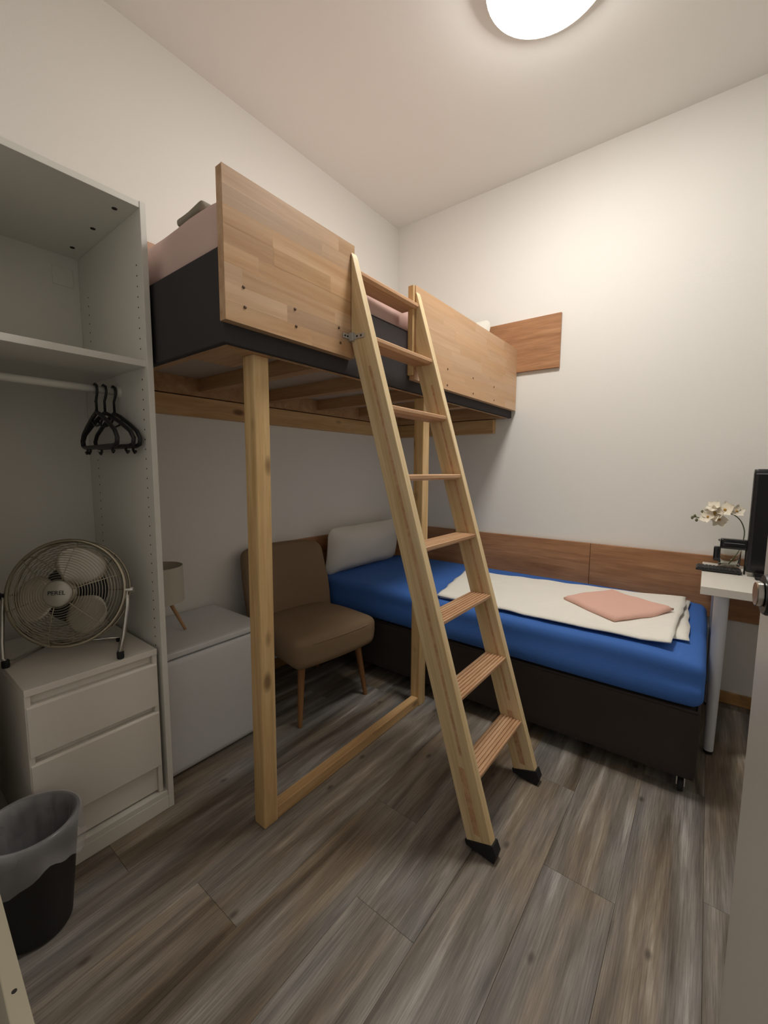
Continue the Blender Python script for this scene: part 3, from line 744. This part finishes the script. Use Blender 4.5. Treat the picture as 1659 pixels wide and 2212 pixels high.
# ------------------------------------------------------------------ waste bin
BC = (0.672, -2.508)
BH = 0.292
binp = [(0.0, 0.0), (0.070, 0.0), (0.076, 0.006), (0.104, BH-.004), (0.107, BH), (0.101, BH), (0.0985, BH-.01), (0.073, 0.010), (0.0, 0.008)]
tag(MB().lathe(binp, (BC[0], BC[1], 0.001), 40).build('waste_bin', M['bin'], angle=35), 'black plastic waste bin on the floor in front of the wardrobe', 'bin')
vs_ = []; fs_ = []; n = 64
prof_in = [(0.050, 0.06), (0.066, 0.10), (0.077, 0.16), (0.085, 0.22), (0.0905, 0.27), (0.097, 0.2965), (0.1045, 0.3005), (0.1100, 0.2970), (0.1115, 0.285), (0.1125, 0.262), (0.113, 0.238), (0.1145, 0.205)]
rng = random.Random(4)
ph = [rng.uniform(0, 6.28) for _ in range(8)]
for i, (r, z) in enumerate(prof_in):
    for j in range(n):
        a = 2*math.pi*j/n
        wob = 0.5*math.sin(5*a+ph[0]+z*30)+0.35*math.sin(11*a+ph[1]-z*40)+0.3*math.sin(17*a+ph[2]+z*25)
        if i < 5: rr = r-0.012*abs(wob); zz = z
        elif i < 8: rr = r; zz = z
        else: rr = r+0.0022*(wob+0.9); zz = z+(0.016*math.sin(2*a+1.2)+.010*math.sin(5*a+ph[3])+.004*math.sin(13*a+ph[4]))*((i-7)/4.0)
        vs_.append((BC[0]+rr*math.cos(a), BC[1]+rr*math.sin(a), zz))
for i in range(len(prof_in)-1):
    fs_ += [(i*n+j, i*n+(j+1) % n, (i+1)*n+(j+1) % n, (i+1)*n+j) for j in range(n)]
tag(MB().add(vs_, fs_).build('bin_liner', M['film'], smooth=True), 'translucent plastic bag lining the black bin and folded over its rim', 'bin liner')

# ------------------------------------------------------------------ white board on edge, lower left corner of the view
bo = thing('white_board', 'thin white board standing on edge near the waste bin', 'board', (1.28, -2.646, 0), R(-2.6))
MB().box(-0.36, 0.34, -0.0105, 0.0105, 0.0, 0.50).build('board', M['old_board'], bo, bevel=.0015, local=True)
MB().lathe([(0.003, 0), (0.003, .0008)], (0.022, 0.0, 0.4999), 12).build('screw_hole', M['hole'], bo, local=True)
MB().box(-0.33, -0.30, -0.05, -0.0105, 0.0, 0.03).box(0.28, 0.31, -0.05, -0.0105, 0.0, 0.03).build('foot_batten', M['white'], bo, local=True)

# ------------------------------------------------------------------ small fridge with lamp
fr = thing('mini_fridge', 'small white fridge under the loft bed beside the wardrobe', 'fridge', (0.23, -1.84, 0))
fy0, fy1, fx1 = -2.065, -1.612, 0.44
MB().box(0.02, fx1-.05, fy0, fy1, 0.012, 0.478).build('body', M['fridge_white'], fr, bevel=.004)
MB().rbox(((0.02+fx1)/2, (fy0+fy1)/2, 0.4925), (fx1-.02, fy1-fy0+.004, 0.027), 0.007, 4).build('top_plate', M['fridge_white'], fr, smooth=True)
MB().rbox((fx1-.0235, (fy0+fy1)/2, 0.243), (0.045, fy1-fy0, 0.460), 0.008, 4).build('door', M['fridge_white'], fr, smooth=True)
for (x, y) in ((0.05, fy0+.04), (0.05, fy1-.04), (fx1-.09, fy0+.04), (fx1-.09, fy1-.04)):
    MB().lathe([(0.014, 0.0), (0.014, 0.0125)], (x, y, 0), 12).build('foot', M['rubber'], fr)
FTZ = 0.506
tl = thing('table_lamp', 'small table lamp with white drum shade and wooden tripod on the fridge', 'lamp', (0.20, -1.952, FTZ))
shade = MB().lathe([(0.094, 0.135), (0.092, 0.285), (0.0905, 0.285), (0.0925, 0.135), (0.094, 0.135)], (0.20, -1.952, FTZ), 36)
shade.build('lamp_shade', M['lamp_shade'], tl, angle=40)
for a in (52, 172, 292):
    a = R(a)
    MB().tube([(0.20+0.094*math.cos(a), -1.952+0.094*math.sin(a), FTZ+.004), (0.20+0.02*math.cos(a), -1.952+0.02*math.sin(a), FTZ+.165)], [0.0058, 0.0085], 10).build('leg', M['lamp_leg'], tl, angle=40)
MB().lathe([(0.024, .150), (0.026, .155), (0.026, .172), (0.012, .176), (0.012, .215), (0.0, .216)], (0.20, -1.952, FTZ), 20).build('socket', M['lamp_leg'], tl, angle=40)
MB().lathe([(0.008, .216), (0.02, .232), (0.024, .250), (0.016, .268), (0.0, .274)], (0.20, -1.952, FTZ), 18).build('bulb', M['white'], tl, smooth=True)
MB().tube([(0.20-.0915, -1.952, FTZ+.20), (0.20+.0915, -1.952, FTZ+.20)], 0.0015, 6).build('shade_wire', M['steel'], tl)

# ------------------------------------------------------------------ cocktail chair
ac = thing('armless_chair', 'taupe upholstered armless chair with splayed wooden legs under the loft', 'chair', (0.370, -1.268, 0), R(-7))
def seat_fn(p):
    u, v = p.x/0.25, p.y/0.26
    z = p.z+0.020*(1-min(1, u*u))*(1-min(1, v*v))*(1 if p.z > 0 else 0)
    wy = p.y*(1+0.05*u)
    return (p.x-0.02*v*v*(1 if u > 0 else 0), wy*(1-0.05*(p.z < 0)*abs(p.z)/.07), z-0.012*max(0, -u))
MB().rbox((0.02, -0.005, 0.352), (0.50, 0.495, 0.150), 0.042, 8, seat_fn).build('seat', M['chair'], ac, smooth=True, local=True)
pp = []
for k in range(48):
    a = 2*math.pi*k/48; ca, sa = math.cos(a), math.sin(a)
    ex = 0.30
    px = 0.2475*math.copysign(abs(ca)**ex, ca); py = 0.2455*math.copysign(abs(sa)**ex, sa)
    pp.append((0.02+px-0.02*(py/.26)**2*(1 if px > 0 else 0), py*(1+0.05*px/.25), 0.398-0.010*max(0, -px/.25)))
MB().tube(pp, 0.0042, 6, closed=True).build('piping', M['chair'], ac, smooth=True, local=True)
def back_fn(p):
    t = (p.z+0.235)/0.47
    x = p.x-0.075*t-0.03*t*t+0.035*(p.y/0.25)**2
    return (x, p.y*(1.0+0.05*math.sin(math.pi*min(1, t))-0.02*t), p.z-0.02*(abs(p.y)/.25)**3*(t > .5))
MB().rbox((-0.205, 0.008, 0.555), (0.085, 0.51, 0.45), 0.040, 8, back_fn).build('backrest', M['chair'], ac, smooth=True, local=True)
for (x, y, dx, dy) in ((0.19, 0.160, 0.03, 0.035), (0.19, -0.185, 0.03, -0.035), (-0.17, 0.17, -0.045, 0.03), (-0.17, -0.17, -0.045, -0.03)):
    MB().tube([(x, y, 0.300), (x+dx, y+dy, 0.001)], [0.019, 0.011], 12).build('leg', M['chair_leg'], ac, angle=40, local=True)

# ------------------------------------------------------------------ desk and what stands on it
dk = thing('desk', 'white desk with round white legs at the foot of the low bed', 'desk', (2.47, -0.32, 0))
DT = 0.731
MB().box(1.996, 2.93, -0.612, -0.022, DT-.034, DT).build('desk_top', M['desk_white'], dk, bevel=.002)
for (x, y) in ((2.068, -0.555), (2.068, -0.09), (2.86, -0.555), (2.86, -0.09)):
    MB().lathe([(0.0175, 0.016), (0.0245, 0.50), (0.0255, DT-.034)], (x, y, 0), 24).build('leg', M['desk_edge'], dk, angle=40)
    MB().lathe([(0.014, 0.001), (0.016, 0.004), (0.016, 0.016)], (x, y, 0), 16).build('foot', M['rubber'], dk, angle=40)
kb = thing('keyboard', 'flat black keyboard at the left end of the desk', 'keyboard', (2.07, -0.235, DT+.001))
MB().box(1.972, 2.140, -0.285, -0.185, DT+.0035, DT+.014).build('case', M['black'], kb, bevel=.003)
kk = MB()
for i in range(11):
    for j in range(5):
        a, b = 1.978+i*.0142, -0.280+j*.0185
        kk.box(a, a+.0118, b, b+.0155, DT+.014, DT+.018)
kk.build('keys', M['key'], kb)
for x in (2.001, 2.13):
    for y in (-0.278, -0.192): MB().lathe([(0.004, 0), (0.004, .003)], (x, y, DT+.0006), 8).build('rubber_pad', M['rubber'], kb)
mo = thing('monitor', 'black monitor standing at the right edge of the view on the desk', 'monitor', (2.26, -0.27, DT))
MB().rbox((2.30, -0.265, 0.98), (0.30, 0.05, 0.46), 0.006, 4).xform(Matrix.Translation((2.30, -.265, 0)) @ Matrix.Rotation(R(0), 4, 'Z') @ Matrix.Translation((-2.30, .265, 0))).build('housing', M['black'], mo, smooth=True)
MB().box(2.165, 2.435, -0.2912, -0.2900, 0.775, 1.185).build('screen', M['black_gloss'], mo)
MB().box(2.156, 2.444, -0.2914, -0.2900, 1.1875, 1.1915).build('trim_strip', M['led'], mo)
MB().rbox((2.30, -0.27, DT+.0075), (0.24, 0.16, 0.013), 0.005, 3).build('foot_plate', M['black'], mo, smooth=True)
MB().box(2.28, 2.32, -.262, -.245, DT+.012, 0.80).build('neck', M['black'], mo, bevel=.002)
MB().rbox((2.107, -0.255, 0.868), (0.105, 0.04, 0.046), 0.007, 4).build('side_arm', M['black_gloss'], mo, smooth=True)
MB().box(2.070, 2.140, -0.2762, -0.2750, 0.872, 0.8745).build('arm_highlight_strip', M['led'], mo)  # thin pale strip imitating the highlight along the glossy arm
MB().rbox((2.046, -0.255, 0.818), (0.026, 0.034, 0.066), 0.005, 3).build('arm_end', M['black_gloss'], mo, smooth=True)
MB().tube([(2.149, -0.25, DT+.001), (2.149, -0.25, 0.85)], 0.0035, 8).build('arm_support', M['black'], mo, smooth=True)

# orchid in a glass vase
VX, VY = 2.128, -0.105
tag(MB().lathe([(0.0, 0.004), (0.038, 0.004), (0.042, 0.01), (0.046, 0.13), (0.049, 0.135), (0.0465, 0.138), (0.043, 0.13), (0.039, 0.014), (0.0, 0.010)], (VX-.03, VY, DT-.003), 28).build('glass_vase', M['glass'], smooth=True),
    'clear glass vase behind the keyboard on the desk', 'vase')
oc = thing('orchid', 'white orchid spray with olive buds arching over the desk', 'flower', (VX-.02, VY, DT+.008))
stem_pts = [(VX-.03, VY, DT+.012), (VX+.005, VY, 0.82), (VX+.018, VY, 0.90), (VX+.004, VY-.003, 0.955), (VX-.024, VY-.006, 0.988), (VX-.060, VY-.010, 0.998), (VX-.098, VY-.012, 0.985), (VX-.140, VY-.015, 0.965), (VX-.178, VY-.02, 0.972)]
def smooth_path(p, k=5):
    out = []; P = [Vector(q) for q in p]
    for i in range(len(P)-1):
        a, b, c, d = P[max(i-1, 0)], P[i], P[i+1], P[min(i+2, len(P)-1)]
        for j in range(k):
            t = j/k
            out.append(0.5*((2*b)+(c-a)*t+(2*a-5*b+4*c-d)*t*t+(3*b-a-3*c+d)*t**3))
    out.append(P[-1]); return out
MB().tube(smooth_path(stem_pts), 0.0024, 7).build('stem', M['stem'], oc, smooth=True)
def petal(l, wd_, cup, a, tilt):
    vs_ = []; fs_ = []; nu, nv = 6, 4
    for i in range(nu+1):
        u = i/nu
        for j in range(nv+1):
            v = 2*j/nv-1
            vs_.append((l*u, wd_*v*math.sin(math.pi*min(.97, u*.88+.10)), cup*u*u+0.004*v*v))
    for i in range(nu):
        for j in range(nv):
            q = i*(nv+1)+j; fs_.append((q, q+1, q+nv+2, q+nv+1))
    return MB().add(vs_, fs_).xform(Matrix.Rotation(a, 4, 'Z') @ Matrix.Rotation(-tilt, 4, 'Y'))
def flower(c, face, sc, seed):
    rng = random.Random(seed); z = Vector(face).normalized(); x = z.orthogonal().normalized(); y = z.cross(x)
    m = Matrix(((x.x, y.x, z.x, c[0]), (x.y, y.y, z.y, c[1]), (x.z, y.z, z.z, c[2]), (0, 0, 0, 1))) @ Matrix.Rotation(rng.uniform(0, 6), 4, 'Z') @ Matrix.Scale(sc, 4)
    fl_ = MB().lathe([(0.0, -.004), (.005, 0), (.007, .006), (.004, .012), (0, .014)], (0, 0, 0), 10).xform(m).build('flower_centre', M['petal_centre'], oc, smooth=True)
    for k in range(5):
        big = k in (1, 4)
        petal(.046, .026 if big else .016, .006, R(72*k+rng.uniform(-8, 8)), R(rng.uniform(5, 25))).xform(m).build('petal', M['petal'], fl_, smooth=True)
for i, (dx, dy, z, f, s) in enumerate(((-.062, -.02, 1.012, (-.3, -1, .5), 0.95), (-.098, -.028, .995, (-.6, -1, .1), 1.0), (-.082, -.025, 0.965, (.2, -1, -.3), .85),
                                       (-.125, -.03, .975, (-.5, -1, .4), .8), (-.108, -.03, 1.025, (-.2, -1, .9), .75), (-.020, -.015, 1.008, (.4, -1, .6), .75))):
    flower((VX+dx, VY+dy, z), f, s, i+3)
for (dx, z) in ((-.178, .975), (-.170, .955), (-.150, .998), (-.188, .966)):
    MB().lathe([(0, -.009), (.005, -.005), (.0065, 0), (.004, .007), (0, .010)], (VX+dx, VY-.02, z), 10).build('bud', M['bud'], oc, smooth=True)

# ------------------------------------------------------------------ door leaf at the right edge
ang = math.atan2(-0.995, 0.10)
dr = bpy.data.objects.new('door_1', None); COL.objects.link(dr); dr.location = (2.052, -2.075, 0); dr.rotation_euler = (0, 0, ang)
struct(dr)
# local x runs from the latch edge to the hinge, local -y is the side towards the room centre
MB().box(0.0, 0.84, 0.0, 0.042, 0.008, 2.03).build('door_leaf', M['door_white'], dr, bevel=.003, local=True)
rp = Matrix.Translation((0.058, 0.0, 1.067)) @ Matrix.Rotation(R(90), 4, 'X')
hd = MB().lathe([(0.022, 0.0), (0.0225, 0.007), (0.021, 0.010), (0.0, 0.0102)], (0, 0, 0), 28).xform(rp).build('lock_rose', M['black'], dr, angle=40, local=True)
MB().lathe([(0.012, 0.010), (0.0135, 0.011), (0.0135, 0.0155), (0.0125, 0.0165), (0.0, 0.0165)], (0, 0, 0), 20).xform(rp).build('thumb_turn', M['chrome'], hd, angle=40, local=True)
